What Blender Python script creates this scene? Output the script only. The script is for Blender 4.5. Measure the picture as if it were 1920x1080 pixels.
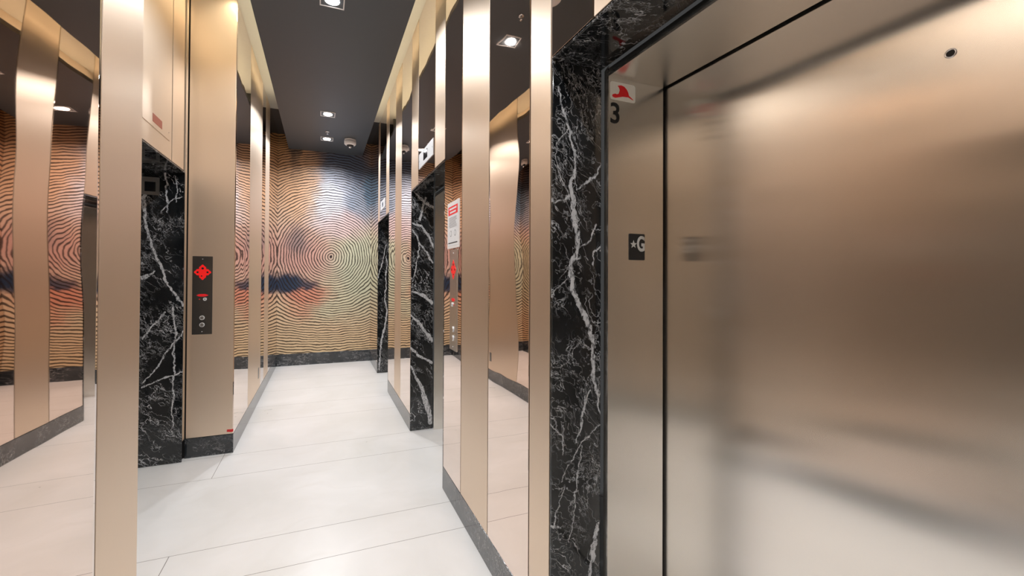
import bpy, bmesh, math, random
from mathutils import Vector, Matrix

for o in list(bpy.data.objects):
    bpy.data.objects.remove(o, do_unlink=True)
SC = bpy.context.scene
COL = SC.collection
PI = math.pi

# ------------------------------------------------------------------ camera
cam_d = bpy.data.cameras.new('camera')
cam = bpy.data.objects.new('camera', cam_d)
COL.objects.link(cam)
YAW, PITCH, ROLL = math.radians(21.9541), math.radians(0.5302), math.radians(0.2947)
fwd = Vector((math.sin(YAW) * math.cos(PITCH), math.cos(YAW) * math.cos(PITCH), math.sin(PITCH)))
rgt0 = Vector((math.cos(YAW), -math.sin(YAW), 0))
up0 = rgt0.cross(fwd)
rgt = math.cos(ROLL) * rgt0 + math.sin(ROLL) * up0
upv = -math.sin(ROLL) * rgt0 + math.cos(ROLL) * up0
rot = Matrix((rgt, upv, -fwd)).transposed().to_4x4()
cam.matrix_world = Matrix.Translation((0, 0, 1.42)) @ rot
cam_d.sensor_width = 36
cam_d.sensor_fit = 'HORIZONTAL'
cam_d.lens = 808.8188 / 1920 * 36
cam_d.shift_x = (960 - 929.1849) / 1920
cam_d.shift_y = (511.2512 - 540) / 1920
cam_d.clip_start = 0.02
SC.camera = cam

# ------------------------------------------------------------------ world, exposure
w = bpy.data.worlds.new('world')
SC.world = w
w.use_nodes = True
w.node_tree.nodes['Background'].inputs[0].default_value = (1, 1, 1, 1)
w.node_tree.nodes['Background'].inputs[1].default_value = 0.05
vs = SC.view_settings
vs.view_transform = 'Standard'
vs.look = 'None'
vs.gamma = 1
vs.use_curve_mapping = False
vs.exposure = 0.08

DOWN_W = 30.0        # watts of each recessed downlight
COVE_E = 13.0         # emission of the cove strips
LIGHT_YS = [6.759, 5.72, 3.34, 0.95, -1.45]
LX = 0.055

# ------------------------------------------------------------------ plan (metres, camera stands at x=0, y=0)
XL, XR, YB = -0.646, 0.762, 7.53
XA = -0.973            # wall line of the left lift alcove
YE = -3.0              # wall behind the camera
ZC, ZU = 3.424, 3.645  # dropped ceiling, cove ceiling
SL, SR = -0.499, 0.616 # edges of the dropped ceiling
ZP = 2.208             # top of the marble portals
ZB = 0.15              # skirting
ALC = (2.055, 4.0)     # the left alcove along y
ALE = (-0.745, 1.215)  # the alcove beside the viewer


# ================================================================== materials
def nt(name):
    m = bpy.data.materials.new(name)
    m.use_nodes = True
    t = m.node_tree
    t.nodes.clear()
    out = t.nodes.new('ShaderNodeOutputMaterial')
    b = t.nodes.new('ShaderNodeBsdfPrincipled')
    t.links.new(b.outputs[0], out.inputs[0])
    return m, t, b


class N:
    """tiny node-building helper"""
    def __init__(s, t):
        s.t = t

    def new(s, typ, **kw):
        n = s.t.nodes.new(typ)
        for k, v in kw.items():
            setattr(n, k, v)
        return n

    def put(s, sock, v):
        if v is None:
            return
        if isinstance(v, bpy.types.NodeSocket):
            s.t.links.new(v, sock)
        else:
            sock.default_value = v

    def m(s, op, a, b=None, c=None, clamp=False):
        n = s.new('ShaderNodeMath', operation=op, use_clamp=clamp)
        s.put(n.inputs[0], a)
        s.put(n.inputs[1], b)
        s.put(n.inputs[2], c)
        return n.outputs[0]

    def v(s, op, a, b=None, scale=None):
        n = s.new('ShaderNodeVectorMath', operation=op)
        s.put(n.inputs[0], a)
        s.put(n.inputs[1], b)
        if scale is not None:
            s.put(n.inputs['Scale'], scale)
        return n.outputs['Value'] if op in ('LENGTH', 'DOT_PRODUCT', 'DISTANCE') else n.outputs[0]

    def pos(s):
        return s.new('ShaderNodeNewGeometry').outputs['Position']

    def xyz(s, v):
        n = s.new('ShaderNodeSeparateXYZ')
        s.put(n.inputs[0], v)
        return n.outputs

    def comb(s, x=0.0, y=0.0, z=0.0):
        n = s.new('ShaderNodeCombineXYZ')
        for i, q in enumerate((x, y, z)):
            s.put(n.inputs[i], q)
        return n.outputs[0]

    def noise(s, vec, scale, detail=2.0, rough=0.5, dist=0.0, color=False):
        n = s.new('ShaderNodeTexNoise')
        s.put(n.inputs['Vector'], vec)
        n.inputs['Scale'].default_value = scale
        n.inputs['Detail'].default_value = detail
        n.inputs['Roughness'].default_value = rough
        n.inputs['Distortion'].default_value = dist
        return n.outputs['Color'] if color else n.outputs[0]

    def ramp(s, f, stops, interp='LINEAR'):
        n = s.new('ShaderNodeValToRGB')
        n.color_ramp.interpolation = interp
        e = n.color_ramp.elements
        e[0].position, e[1].position = stops[0][0], stops[-1][0]
        for p, c in stops[1:-1]:
            e.new(p)
        for i, (p, c) in enumerate(stops):
            e[i].position = p
            e[i].color = c if isinstance(c, tuple) else (c, c, c, 1)
        s.put(n.inputs[0], f)
        return n.outputs[0]

    def mix(s, f, a, b):
        n = s.new('ShaderNodeMix', data_type='RGBA')
        s.put(n.inputs[0], f)
        s.put(n.inputs[6], a)
        s.put(n.inputs[7], b)
        return n.outputs[2]

    def smooth(s, x, a, b, lo=1.0, hi=0.0):
        n = s.new('ShaderNodeMapRange', interpolation_type='SMOOTHSTEP')
        s.put(n.inputs[0], x)
        s.put(n.inputs[1], a)
        s.put(n.inputs[2], b)
        s.put(n.inputs[3], lo)
        s.put(n.inputs[4], hi)
        return n.outputs[0]

    def bump(s, h, strength=1.0, dist=0.001, normal=None):
        n = s.new('ShaderNodeBump')
        n.inputs['Strength'].default_value = strength
        n.inputs['Distance'].default_value = dist
        s.put(n.inputs['Height'], h)
        if normal is not None:
            s.put(n.inputs['Normal'], normal)
        return n.outputs[0]


def rgb(r, g, b):
    """sRGB 0-255 to linear"""
    f = lambda c: (c / 255 / 12.92) if c / 255 <= 0.04045 else ((c / 255 + 0.055) / 1.055) ** 2.4
    return (f(r), f(g), f(b), 1)


def plain(name, col, rough=0.5, metal=0.0, spec=0.5, emit=None, es=0.0):
    m, t, b = nt(name)
    n = N(t)
    v = n.noise(n.pos(), 60, 2)
    c2 = tuple(max(0, x * 0.93) for x in col[:3]) + (1,)
    t.links.new(n.mix(v, col, c2), b.inputs['Base Color'])
    b.inputs['Roughness'].default_value = rough
    b.inputs['Metallic'].default_value = metal
    b.inputs['Specular IOR Level'].default_value = spec
    if emit:
        b.inputs['Emission Color'].default_value = emit
        b.inputs['Emission Strength'].default_value = es
    return m


def brushed(name, col, rough, aniso, grain=0.03):
    m, t, b = nt(name)
    n = N(t)
    p = n.pos()
    # fine vertical hairlines: noise squeezed across the grain
    g = n.noise(n.v('MULTIPLY', p, (700, 700, 6.0)), 1.0, 2)
    blot = n.noise(n.v('MULTIPLY', p, (1.0, 1.0, 0.8)), 2.2, 3)
    rr = n.m('ADD', n.m('MULTIPLY', n.m('SUBTRACT', g, 0.5), grain * 2), rough)
    rr = n.m('ADD', rr, n.m('MULTIPLY', n.m('SUBTRACT', blot, 0.5), 0.03))
    dark = tuple(x * 0.965 for x in col[:3]) + (1,)
    t.links.new(n.mix(g, dark, col), b.inputs['Base Color'])
    t.links.new(rr, b.inputs['Roughness'])
    b.inputs['Metallic'].default_value = 1
    b.inputs['Anisotropic'].default_value = aniso
    nrm = n.new('ShaderNodeNewGeometry').outputs['Normal']
    t.links.new(n.v('CROSS_PRODUCT', nrm, (0.04, 0.01, 1)), b.inputs['Tangent'])
    return m


def mirror(name, col, wave=1.0):
    m, t, b = nt(name)
    n = N(t)
    p = n.pos()
    h = n.noise(n.v('MULTIPLY', p, (1, 1, 0.75)), 2.6, 1.0, 0.4)
    h2 = n.noise(n.v('MULTIPLY', p, (1, 1, 1)), 9.0, 0.0)
    hh = n.m('ADD', h, n.m('MULTIPLY', h2, 0.035))
    t.links.new(n.bump(hh, 1.0, 0.0022 * wave), b.inputs['Normal'])
    b.inputs['Base Color'].default_value = col
    b.inputs['Metallic'].default_value = 1
    b.inputs['Roughness'].default_value = 0.015
    return m


seg_group = None


def get_seg():
    """distance from P to segment AB minus an interpolated half width -> (d - w)"""
    global seg_group
    if seg_group:
        return seg_group
    g = bpy.data.node_groups.new('vein_segment', 'ShaderNodeTree')
    for nm, ty in (('P', 'NodeSocketVector'), ('A', 'NodeSocketVector'), ('BA', 'NodeSocketVector'),
                   ('inv', 'NodeSocketFloat'), ('wa', 'NodeSocketFloat'), ('wb', 'NodeSocketFloat')):
        g.interface.new_socket(name=nm, in_out='INPUT', socket_type=ty)
    g.interface.new_socket(name='D', in_out='OUTPUT', socket_type='NodeSocketFloat')
    gi = g.nodes.new('NodeGroupInput')
    go = g.nodes.new('NodeGroupOutput')
    n = N(g)
    pa = n.v('SUBTRACT', gi.outputs[0], gi.outputs[1])
    h = n.m('MULTIPLY', n.v('DOT_PRODUCT', pa, gi.outputs[2]), gi.outputs[3], clamp=True)
    q = n.new('ShaderNodeVectorMath', operation='SCALE')
    g.links.new(gi.outputs[2], q.inputs[0])
    g.links.new(h, q.inputs['Scale'])
    d = n.v('LENGTH', n.v('SUBTRACT', pa, q.outputs[0]))
    w_ = n.m('ADD', gi.outputs[4], n.m('MULTIPLY', h, n.m('SUBTRACT', gi.outputs[5], gi.outputs[4])))
    g.links.new(n.m('SUBTRACT', d, w_), go.inputs[0])
    seg_group = g
    return g


def marble(name, veins=(), shift=(0, 0, 0), ax='xz', amount=1.0, wk=0.36, rough=0.06, grey=1.0, tilt=0.55, wallw=0.0):
    """black marble with white veins; veins = polylines of (u, v, width) in metres on the slab"""
    m, t, b = nt(name)
    n = N(t)
    p = n.v('ADD', n.pos(), shift)
    # cloudy black ground
    cl = n.noise(p, 5.0, 5, 0.6)
    base = n.ramp(cl, [(0.30, tuple(q * grey for q in rgb(12, 14, 16)[:3]) + (1,)), (0.55, tuple(q * grey for q in rgb(24, 26, 28)[:3]) + (1,)), (0.80, tuple(q * grey for q in rgb(46, 48, 50)[:3]) + (1,))])
    # random fine veins: zero crossings of stretched noise
    warp = n.noise(p, 5.0, 4, 0.6, color=True)
    pw = n.v('ADD', p, n.v('MULTIPLY', n.v('SUBTRACT', warp, (0.5, 0.5, 0.5)), (0.16, 0.16, 0.16)))
    rt = n.new('ShaderNodeVectorRotate', rotation_type='EULER_XYZ')
    t.links.new(pw, rt.inputs['Vector'])
    rt.inputs['Rotation'].default_value = (tilt * 0.6, tilt, 0.2)
    ps = n.v('MULTIPLY', rt.outputs[0], (1.9, 1.9, 0.62))

    def crossing(scale, wd, off):
        q = n.noise(n.v('ADD', ps, (off, off * 1.7, off * 0.3)), scale, 4, 0.62)
        a = n.m('ABSOLUTE', n.m('SUBTRACT', q, 0.5))
        return n.smooth(a, 0.0, wd)

    patch = n.smooth(n.noise(n.v('ADD', p, (7, 3, 9)), 4.0, 2), 0.44, 0.60, 0.0, 1.0)
    patch2 = n.smooth(n.noise(n.v('ADD', p, (2, 8, 5)), 3.0, 2), 0.42, 0.62, 0.0, 1.0)
    v1 = n.m('MULTIPLY', crossing(3.2, 0.007, 0.0), patch)
    v2 = n.m('MULTIPLY', crossing(6.5, 0.010, 11.0), patch2)
    v3 = n.m('MULTIPLY', n.m('MULTIPLY', crossing(13.0, 0.014, 23.0), patch2), 0.7)
    rnd = n.m('MULTIPLY', n.m('MAXIMUM', v1, n.m('MAXIMUM', v2, v3)), amount, clamp=True)
    # long hairlines running across the slab
    hp = n.v('MULTIPLY', rt.outputs[0], (4.2, 4.2, 0.50))
    hq = n.m('ABSOLUTE', n.m('SUBTRACT', n.noise(n.v('ADD', hp, (5, 1, 2)), 3.4, 3, 0.55), 0.5))
    hair = n.m('MULTIPLY', n.smooth(hq, 0.0, 0.008), n.smooth(n.noise(n.v('ADD', p, (1, 4, 2)), 6.0, 2), 0.40, 0.58, 0.0, 0.9))
    rnd = n.m('MAXIMUM', rnd, n.m('MULTIPLY', hair, amount))
    total = rnd
    if veins:
        s = n.xyz(n.pos())
        uv = n.comb(s[0 if ax[0] == 'x' else 1], s[2], 0.0)
        wn = n.noise(n.pos(), 26.0, 5, 0.7, color=True)
        wl = n.noise(n.pos(), 7.0, 2, 0.5, color=True)
        uvw = n.v('ADD', uv, n.v('MULTIPLY', n.v('SUBTRACT', wn, (0.5, 0.5, 0.5)), (0.036, 0.040, 0)))
        uvw = n.v('ADD', uvw, n.v('MULTIPLY', n.v('SUBTRACT', wl, (0.5, 0.5, 0.5)), (0.060, 0.05, 0)))
        uvw = n.v('MULTIPLY', uvw, (1, 1, 0))
        cur = None
        for line in veins:
            for a, c in zip(line[:-1], line[1:]):
                g = n.new('ShaderNodeGroup')
                g.node_tree = get_seg()
                g.inputs[1].default_value = (a[0], a[1], 0)
                ba = (c[0] - a[0], c[1] - a[1], 0)
                g.inputs[2].default_value = ba
                g.inputs[3].default_value = 1 / max(1e-6, ba[0] ** 2 + ba[1] ** 2)
                g.inputs[4].default_value = a[2] * wk
                g.inputs[5].default_value = c[2] * wk
                t.links.new(uvw, g.inputs[0])
                cur = g.outputs[0] if cur is None else n.m('MINIMUM', cur, g.outputs[0])
        main = n.smooth(cur, -0.0016, 0.0016)
        # broken, stringy inside of the thick veins
        br = n.noise(n.v('MULTIPLY', n.pos(), (1, 1, 0.45)), 95.0, 3, 0.7)
        main = n.m('MULTIPLY', main, n.smooth(br, 0.36, 0.52, 0.15, 1.0))
        total = n.m('MAXIMUM', total, main)
    colr = n.noise(p, 40, 3)
    white = n.mix(colr, rgb(150, 152, 156), rgb(222, 222, 224))
    c = n.mix(total, base, white)
    t.links.new(c, b.inputs['Base Color'])
    b.inputs['Roughness'].default_value = rough
    b.inputs['IOR'].default_value = 1.62
    return m


VEINS_C = [[(0.775, 2.102, 0.0096), (0.82, 1.963, 0.0136), (0.847, 1.879, 0.0117), (0.852, 1.82, 0.0098), (0.838, 1.751, 0.0254), (0.848, 1.683, 0.0293), (0.857, 1.625, 0.0215), (0.871, 1.537, 0.0216), (0.851, 1.458, 0.0195), (0.856, 1.38, 0.0215), (0.877, 1.331, 0.0255), (0.909, 1.283, 0.0257), (0.93, 1.197, 0.0219), (0.924, 1.159, 0.0179), (0.94, 1.061, 0.0239), (0.967, 0.983, 0.014), (0.972, 0.897, 0.008)],
 [(0.981, 1.857, 0.0061), (0.935, 1.799, 0.008), (0.877, 1.744, 0.0118)],
 [(0.759, 1.677, 0.0057), (0.825, 1.714, 0.0097)],
 [(0.874, 1.523, 0.0059), (0.92, 1.558, 0.006), (0.948, 1.609, 0.01)],
 [(0.979, 1.544, 0.0101), (0.941, 1.519, 0.008), (0.932, 1.479, 0.006)],
 [(0.819, 1.973, 0.0039), (0.776, 1.861, 0.0038), (0.803, 1.757, 0.0058), (0.825, 1.72, 0.0097)],
 [(0.967, 0.859, 0.006), (0.87, 0.794, 0.0059), (0.82, 0.724, 0.0058), (0.809, 0.687, 0.0039)],
 [(0.886, 0.791, 0.0059), (0.868, 0.687, 0.0078), (0.872, 0.657, 0.0039), (0.861, 0.562, 0.0039), (0.844, 0.469, 0.0039)],
 [(0.926, 1.003, 0.0099), (0.881, 0.87, 0.0098), (0.858, 0.815, 0.0058)],
 [(0.892, 0.888, 0.0079), (0.906, 0.985, 0.0079)],
 [(0.762, 0.895, 0.0038), (0.802, 0.842, 0.0058), (0.807, 0.784, 0.0039)],
 [(0.969, 0.491, 0.02), (0.945, 0.407, 0.0278), (0.927, 0.317, 0.0158)],
 [(0.825, 0.675, 0.0039), (0.781, 0.578, 0.0038), (0.773, 0.532, 0.0057)],
 [(0.764, 0.534, 0.0152), (0.808, 0.525, 0.0038)],
 [(0.878, 1.498, 0.0039), (0.804, 1.419, 0.0039)],
 [(0.76, 1.352, 0.0038), (0.84, 1.419, 0.0039)]]
VEINS_B = [[(0.761, 0.606, 0.0147), (0.851, 0.417, 0.0297), (0.908, 0.253, 0.0497), (0.949, 0.06, 0.0449)],
 [(0.758, 1.061, 0.0098), (0.868, 0.959, 0.0297), (0.97, 0.81, 0.03)],
 [(0.771, 1.272, 0.0098), (0.866, 1.237, 0.0347), (0.972, 1.175, 0.025)],
 [(0.76, 0.762, 0.0196), (0.84, 0.689, 0.0198), (0.971, 0.611, 0.02)],
 [(0.767, 1.912, 0.0148), (0.856, 1.887, 0.0199), (0.917, 1.79, 0.0249), (0.979, 1.672, 0.0201)],
 [(0.78, 2.194, 0.0148), (0.885, 2.112, 0.0249), (0.977, 2.058, 0.0251)],
 [(0.885, 2.157, 0.0149), (0.841, 1.945, 0.0248)],
 [(0.762, 1.852, 0.0098), (0.847, 1.727, 0.0149), (0.97, 1.551, 0.015)],
 [(0.847, 1.727, 0.0099), (0.785, 1.41, 0.0098)]]
VEINS_D = [[(-1.224, 2.006, 0.0276), (-1.216, 1.816, 0.0237), (-1.189, 1.659, 0.0198), (-1.139, 1.521, 0.0199), (-1.088, 1.362, 0.016), (-1.054, 1.322, 0.0161), (-0.979, 1.18, 0.0162)],
 [(-1.096, 2.184, 0.016), (-1.073, 1.884, 0.012)],
 [(-1.036, 1.181, 0.0161), (-1.027, 0.919, 0.0121), (-1.032, 0.719, 0.0121), (-1.029, 0.458, 0.0121), (-1.037, 0.279, 0.008)],
 [(-0.974, 0.694, 0.0121), (-1.129, 0.627, 0.0119), (-1.226, 0.576, 0.0079)],
 [(-1.229, 0.949, 0.0118), (-1.086, 1.142, 0.012)],
 [(-0.977, 0.998, 0.0081), (-1.115, 0.765, 0.012), (-1.216, 0.615, 0.0079)],
 [(-1.029, 2.17, 0.0081), (-1.014, 1.969, 0.0081)],
 [(-0.987, 2.015, 0.0081), (-1.054, 1.986, 0.0081), (-1.126, 1.881, 0.008)],
 [(-1.224, 1.402, 0.0355), (-1.17, 1.442, 0.0119)]]
VEINS_A = [[(0.889, 1.717, 0.0158), (0.871, 1.087, 0.0236), (0.895, 0.952, 0.0236), (0.874, 0.686, 0.0315), (0.807, 0.414, 0.0313), (0.794, 0.048, 0.0235)],
 [(0.769, 1.401, 0.0157), (0.881, 1.875, 0.0158)]]


def mural_material():
    m, t, b = nt('tree_ring_print')
    n = N(t)
    s = n.xyz(n.pos())
    uv = n.comb(s[0], s[2], 0.0)
    C0 = (0.134, 1.734, 0)
    wn = n.noise(uv, 3.0, 2, 0.5, color=True)
    wf = n.noise(uv, 16.0, 2, 0.5, color=True)
    d = n.v('SUBTRACT', uv, C0)
    d = n.v('ADD', d, n.v('MULTIPLY', n.v('SUBTRACT', wn, (0.5, 0.5, 0.5)), (0.10, 0.10, 0)))
    d = n.v('ADD', d, n.v('MULTIPLY', n.v('SUBTRACT', wf, (0.5, 0.5, 0.5)), (0.016, 0.016, 0)))
    kx = n.smooth(s[2], 0.45, 1.35, 0.55, 0.97)
    d = n.v('MULTIPLY', d, n.comb(kx, 1.0, 0.0))
    r = n.v('LENGTH', d)
    # ring spacing: tight at the heart, steady further out
    ph = n.m('MULTIPLY', r, 2 * PI / 0.0395)
    wav = n.m('SINE', ph)
    thick = n.noise(uv, 7.0, 2)
    th = n.m('ADD', n.m('MULTIPLY', thick, 0.9), -0.02)
    line = n.smooth(wav, n.m('SUBTRACT', th, 0.28), n.m('ADD', th, 0.18), 0.0, 1.0)
    # heart of the log
    heart = n.smooth(r, 0.012, 0.032)
    # painted colours
    cw = n.noise(uv, 6.0, 6, 0.7, color=True)
    pu = n.v('ADD', uv, n.v('MULTIPLY', n.v('SUBTRACT', cw, (0.5, 0.5, 0.5)), (0.30, 0.30, 0)))
    pu = n.v('MULTIPLY', pu, (1, 1, 0))
    sy = n.xyz(pu)
    base = n.ramp(n.m('DIVIDE', sy[1], 3.645), [(0.05, rgb(206, 182, 146)), (0.26, rgb(204, 178, 148)),
                                               (0.45, rgb(190, 168, 152)), (0.75, rgb(180, 146, 116)), (1.0, rgb(186, 136, 84))])

    def blob(col, cx, cz, rx, rz, c, soft=0.55, k=1.0):
        q = n.v('MULTIPLY', n.v('SUBTRACT', pu, (cx, cz, 0)), (1 / rx, 1 / rz, 0))
        l = n.v('LENGTH', q)
        f = n.smooth(l, 1 - soft, 1 + soft, k, 0.0)
        return n.mix(f, col, c)

    c = base
    c = blob(c, 0.62, 1.55, 0.42, 0.75, rgb(178, 182, 158), 0.6, 0.9)
    c = blob(c, 0.10, 1.00, 0.34, 0.30, rgb(196, 192, 164), 0.6, 0.8)
    c = blob(c, 0.35, 3.20, 0.48, 0.52, rgb(78, 88, 106), 0.5, 1.0)
    c = blob(c, 0.13, 2.62, 0.36, 0.45, rgb(200, 202, 214), 0.6, 0.9)  # pale blue print plus the ceiling light's bright spot, painted into the colour
    c = blob(c, 0.60, 2.62, 0.26, 0.35, rgb(134, 146, 164), 0.5, 0.9)
    c = blob(c, 0.74, 2.90, 0.10, 0.30, rgb(76, 102, 124), 0.5, 0.9)
    c = blob(c, 0.33, 2.25, 0.36, 0.22, rgb(202, 176, 174), 0.6, 0.8)
    c = blob(c, -0.40, 3.25, 0.08, 0.35, rgb(42, 46, 50), 0.4, 0.95)
    c = blob(c, -0.30, 2.85, 0.26, 0.5, rgb(192, 152, 118), 0.6, 0.8)
    c = blob(c, -0.36, 1.75, 0.42, 0.40, rgb(180, 136, 126), 0.6, 0.85)
    c = blob(c, -0.36, 1.98, 0.15, 0.20, rgb(104, 96, 98), 0.8, 0.7)
    c = blob(c, -0.22, 1.12, 0.32, 0.18, rgb(196, 122, 100), 0.6, 0.85)
    c = blob(c, -0.30, 0.86, 0.18, 0.12, rgb(202, 142, 116), 0.7, 0.6)
    c = blob(c, -0.52, 1.29, 0.24, 0.16, rgb(36, 50, 72), 0.35, 1.0)
    c = blob(c, -0.28, 1.27, 0.22, 0.08, rgb(44, 56, 76), 0.6, 0.9)
    dark = n.mix(0.90, c, rgb(30, 20, 18))
    c = n.mix(n.m('MULTIPLY', line, 0.97), c, dark)
    c = n.mix(heart, c, rgb(40, 26, 30))
    t.links.new(c, b.inputs['Base Color'])
    b.inputs['Roughness'].default_value = 0.55
    b.inputs['Specular IOR Level'].default_value = 0.25
    return m


def floor_material():
    m, t, b = nt('white_stone_tiles')
    n = N(t)
    s = n.xyz(n.pos())
    p = n.pos()
    wp = n.v('ADD', p, n.v('MULTIPLY', n.noise(p, 1.5, 3, color=True), (0.8, 0.8, 0)))
    cl = n.noise(wp, 1.6, 4, 0.55)
    streak = n.noise(n.v('MULTIPLY', wp, (0.6, 2.6, 1)), 2.2, 4, 0.6)
    base = n.ramp(cl, [(0.3, rgb(207, 206, 204)), (0.5, rgb(214, 213, 212)), (0.7, rgb(221, 220, 220))])
    st = n.smooth(streak, 0.56, 0.72, 0.0, 0.30)
    base = n.mix(st, base, rgb(203, 200, 196))

    def joint(coord, off, period, half):
        q = n.m('PINGPONG', n.m('ADD', n.m('SUBTRACT', coord, off), 50 * period), period / 2)
        return n.m('LESS_THAN', q, half)

    j = n.m('MAXIMUM', joint(s[1], 2.343, 1.2, 0.0017), joint(s[1], 2.642, 1.31, 0.0017))
    # the long joint runs under the line of the left wall
    j = n.m('MAXIMUM', j, n.m('MULTIPLY', joint(s[0], -0.702, 2.4, 0.0017), n.m('MAXIMUM', n.m('LESS_THAN', s[1], 2.642), n.m('GREATER_THAN', s[1], 3.543))))
    c = n.mix(j, base, rgb(120, 116, 112))
    t.links.new(c, b.inputs['Base Color'])
    t.links.new(n.m('ADD', n.m('MULTIPLY', cl, 0.12), 0.24), b.inputs['Roughness'])
    b.inputs['Specular IOR Level'].default_value = 0.45
    t.links.new(n.bump(n.m('SUBTRACT', 1.0, j), 0.4, 0.001), b.inputs['Normal'])
    return m


M = {}
M['bronze'] = brushed('brushed_bronze', (0.82, 0.675, 0.54, 1), 0.44, 0.5, 0.01)
M['steel'] = brushed('brushed_steel', (0.92, 0.875, 0.82, 1), 0.185, 1.0, 0.004)
M['steel_frame'] = brushed('brushed_steel_frame', (0.86, 0.82, 0.765, 1), 0.24, 0.85, 0.006)
M['mirror'] = mirror('bronze_mirror', (0.83, 0.70, 0.62, 1))
M['mirror_calm'] = mirror('bronze_mirror_bowed', (0.83, 0.70, 0.62, 1), 0.25)
M['black'] = plain('black_joint', (0.010, 0.009, 0.009, 1), 0.6)
M['ceiling'] = plain('charcoal_ceiling_paint', (0.068, 0.080, 0.093, 1), 0.42)
M['cream'] = plain('cream_paint', (0.80, 0.74, 0.62, 1), 0.7)
M['cove_top'] = plain('cove_ceiling_paint', (0.50, 0.49, 0.43, 1), 0.7)
M['darktop'] = plain('unlit_cove_end', (0.03, 0.028, 0.026, 1), 0.6)  # darkness of the unlit far end of the cove, put into the colour
M['floor'] = floor_material()
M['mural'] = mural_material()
M['marble_C'] = marble('black_marble_near', VEINS_C, (0, 0, 0), amount=0.85)
M['marble_B'] = marble('black_marble_middle', VEINS_B, (3, 1, 4), amount=0.9, wk=0.46)
M['marble_D'] = marble('black_marble_left', VEINS_D, (5, 2, 1), amount=1.0, tilt=0.7, wk=0.42)
M['marble_A'] = marble('black_marble_far', VEINS_A, (8, 3, 2), amount=0.6)
M['marble_A2'] = marble('black_marble_plain', (), (4, 4, 4), amount=0.8)
M['marble_soffit'] = marble('black_marble_soffit', (), (2, 5, 7), amount=0.9, tilt=1.2)
M['marble_base'] = marble('black_marble_skirting', (), (1, 9, 3), amount=0.5, tilt=1.3, rough=0.12, grey=3.0)
M['white'] = plain('white_plastic', (0.80, 0.78, 0.78, 1), 0.4)
M['plate_white'] = plain('pale_grey_plate', (0.50, 0.50, 0.51, 1), 0.4)
M['chrome'] = plain('chrome', (0.85, 0.85, 0.86, 1), 0.12, 1.0)
M['plate'] = plain('dark_steel_plate', (0.22, 0.21, 0.20, 1), 0.28, 1.0)
M['plate_light'] = plain('satin_steel_plate', (0.62, 0.60, 0.58, 1), 0.30, 1.0)
M['red'] = plain('red_enamel', rgb(240, 24, 34), 0.5)
M['button'] = plain('bright_button', (0.85, 0.85, 0.86, 1), 0.35, 0.35)
M['redglow'] = plain('etched_red_glow', rgb(205, 20, 20), 0.4, emit=rgb(255, 30, 25), es=0.35)
M['reddisplay'] = plain('dim_red_display', rgb(120, 60, 48), 0.3, emit=rgb(190, 80, 60), es=0.15)
M['ink'] = plain('black_ink', (0.008, 0.008, 0.009, 1), 0.45)
M['decal'] = plain('pale_decal', rgb(248, 246, 238), 0.5)
M['silver'] = plain('silver_lettering', rgb(190, 186, 180), 0.4)
M['paper'] = plain('white_paper', rgb(222, 224, 228), 0.6)
M['greyprint'] = plain('grey_print', rgb(150, 152, 156), 0.6)
M['tape'] = plain('red_tape', rgb(205, 30, 35), 0.6)
M['glass_black'] = plain('black_glass', (0.01, 0.01, 0.012, 1), 0.05)


def emission(name, col, e):
    m = bpy.data.materials.new(name)
    m.use_nodes = True
    t = m.node_tree
    t.nodes.clear()
    o = t.nodes.new('ShaderNodeOutputMaterial')
    em = t.nodes.new('ShaderNodeEmission')
    em.inputs[0].default_value = col
    em.inputs[1].default_value = e
    t.links.new(em.outputs[0], o.inputs[0])
    return m


M['lens'] = emission('lamp_lens', (1.0, 0.98, 0.95, 1), 22.0)
M['cove_led'] = emission('cove_led', (1.0, 0.86, 0.62, 1), COVE_E)


# ================================================================== mesh helpers
def box(bm, a, b, bev=0.0):
    lo = [min(a[i], b[i]) for i in range(3)]
    hi = [max(a[i], b[i]) for i in range(3)]
    vs_ = [bm.verts.new((x, y, z)) for x in (lo[0], hi[0]) for y in (lo[1], hi[1]) for z in (lo[2], hi[2])]
    fs = [(0, 1, 3, 2), (4, 6, 7, 5), (0, 4, 5, 1), (2, 3, 7, 6), (0, 2, 6, 4), (1, 5, 7, 3)]
    faces = [bm.faces.new([vs_[i] for i in f]) for f in fs]
    if bev:
        es = list({e for f in faces for e in f.edges})
        bmesh.ops.bevel(bm, geom=es, offset=bev, segments=2, profile=0.5, affect='EDGES')


def prism(bm, pts, ext, frame):
    """extrude the 2D outline pts by ext; frame(u, v, w) -> world"""
    a = [bm.verts.new(frame(u, v, 0)) for u, v in pts]
    b = [bm.verts.new(frame(u, v, ext)) for u, v in pts]
    bm.faces.new(a)
    bm.faces.new(list(reversed(b)))
    k = len(pts)
    for i in range(k):
        bm.faces.new([a[i], a[(i + 1) % k], b[(i + 1) % k], b[i]])


def lathe(bm, prof, centre, axis='z', seg=32):
    """revolve (radius, height) about an axis through centre"""
    rings = []
    for r, h in prof:
        ring = []
        for k in range(seg):
            a = 2 * PI * k / seg
            c, s_ = r * math.cos(a), r * math.sin(a)
            v = {'z': (c, s_, h), 'x': (h, c, s_), 'y': (c, h, s_)}[axis]
            ring.append(bm.verts.new([centre[i] + v[i] for i in range(3)]))
        rings.append(ring)
    for r0, r1 in zip(rings[:-1], rings[1:]):
        for k in range(seg):
            bm.faces.new([r0[k], r0[(k + 1) % seg], r1[(k + 1) % seg], r1[k]])
    bm.faces.new(rings[0])
    bm.faces.new(list(reversed(rings[-1])))


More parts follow.
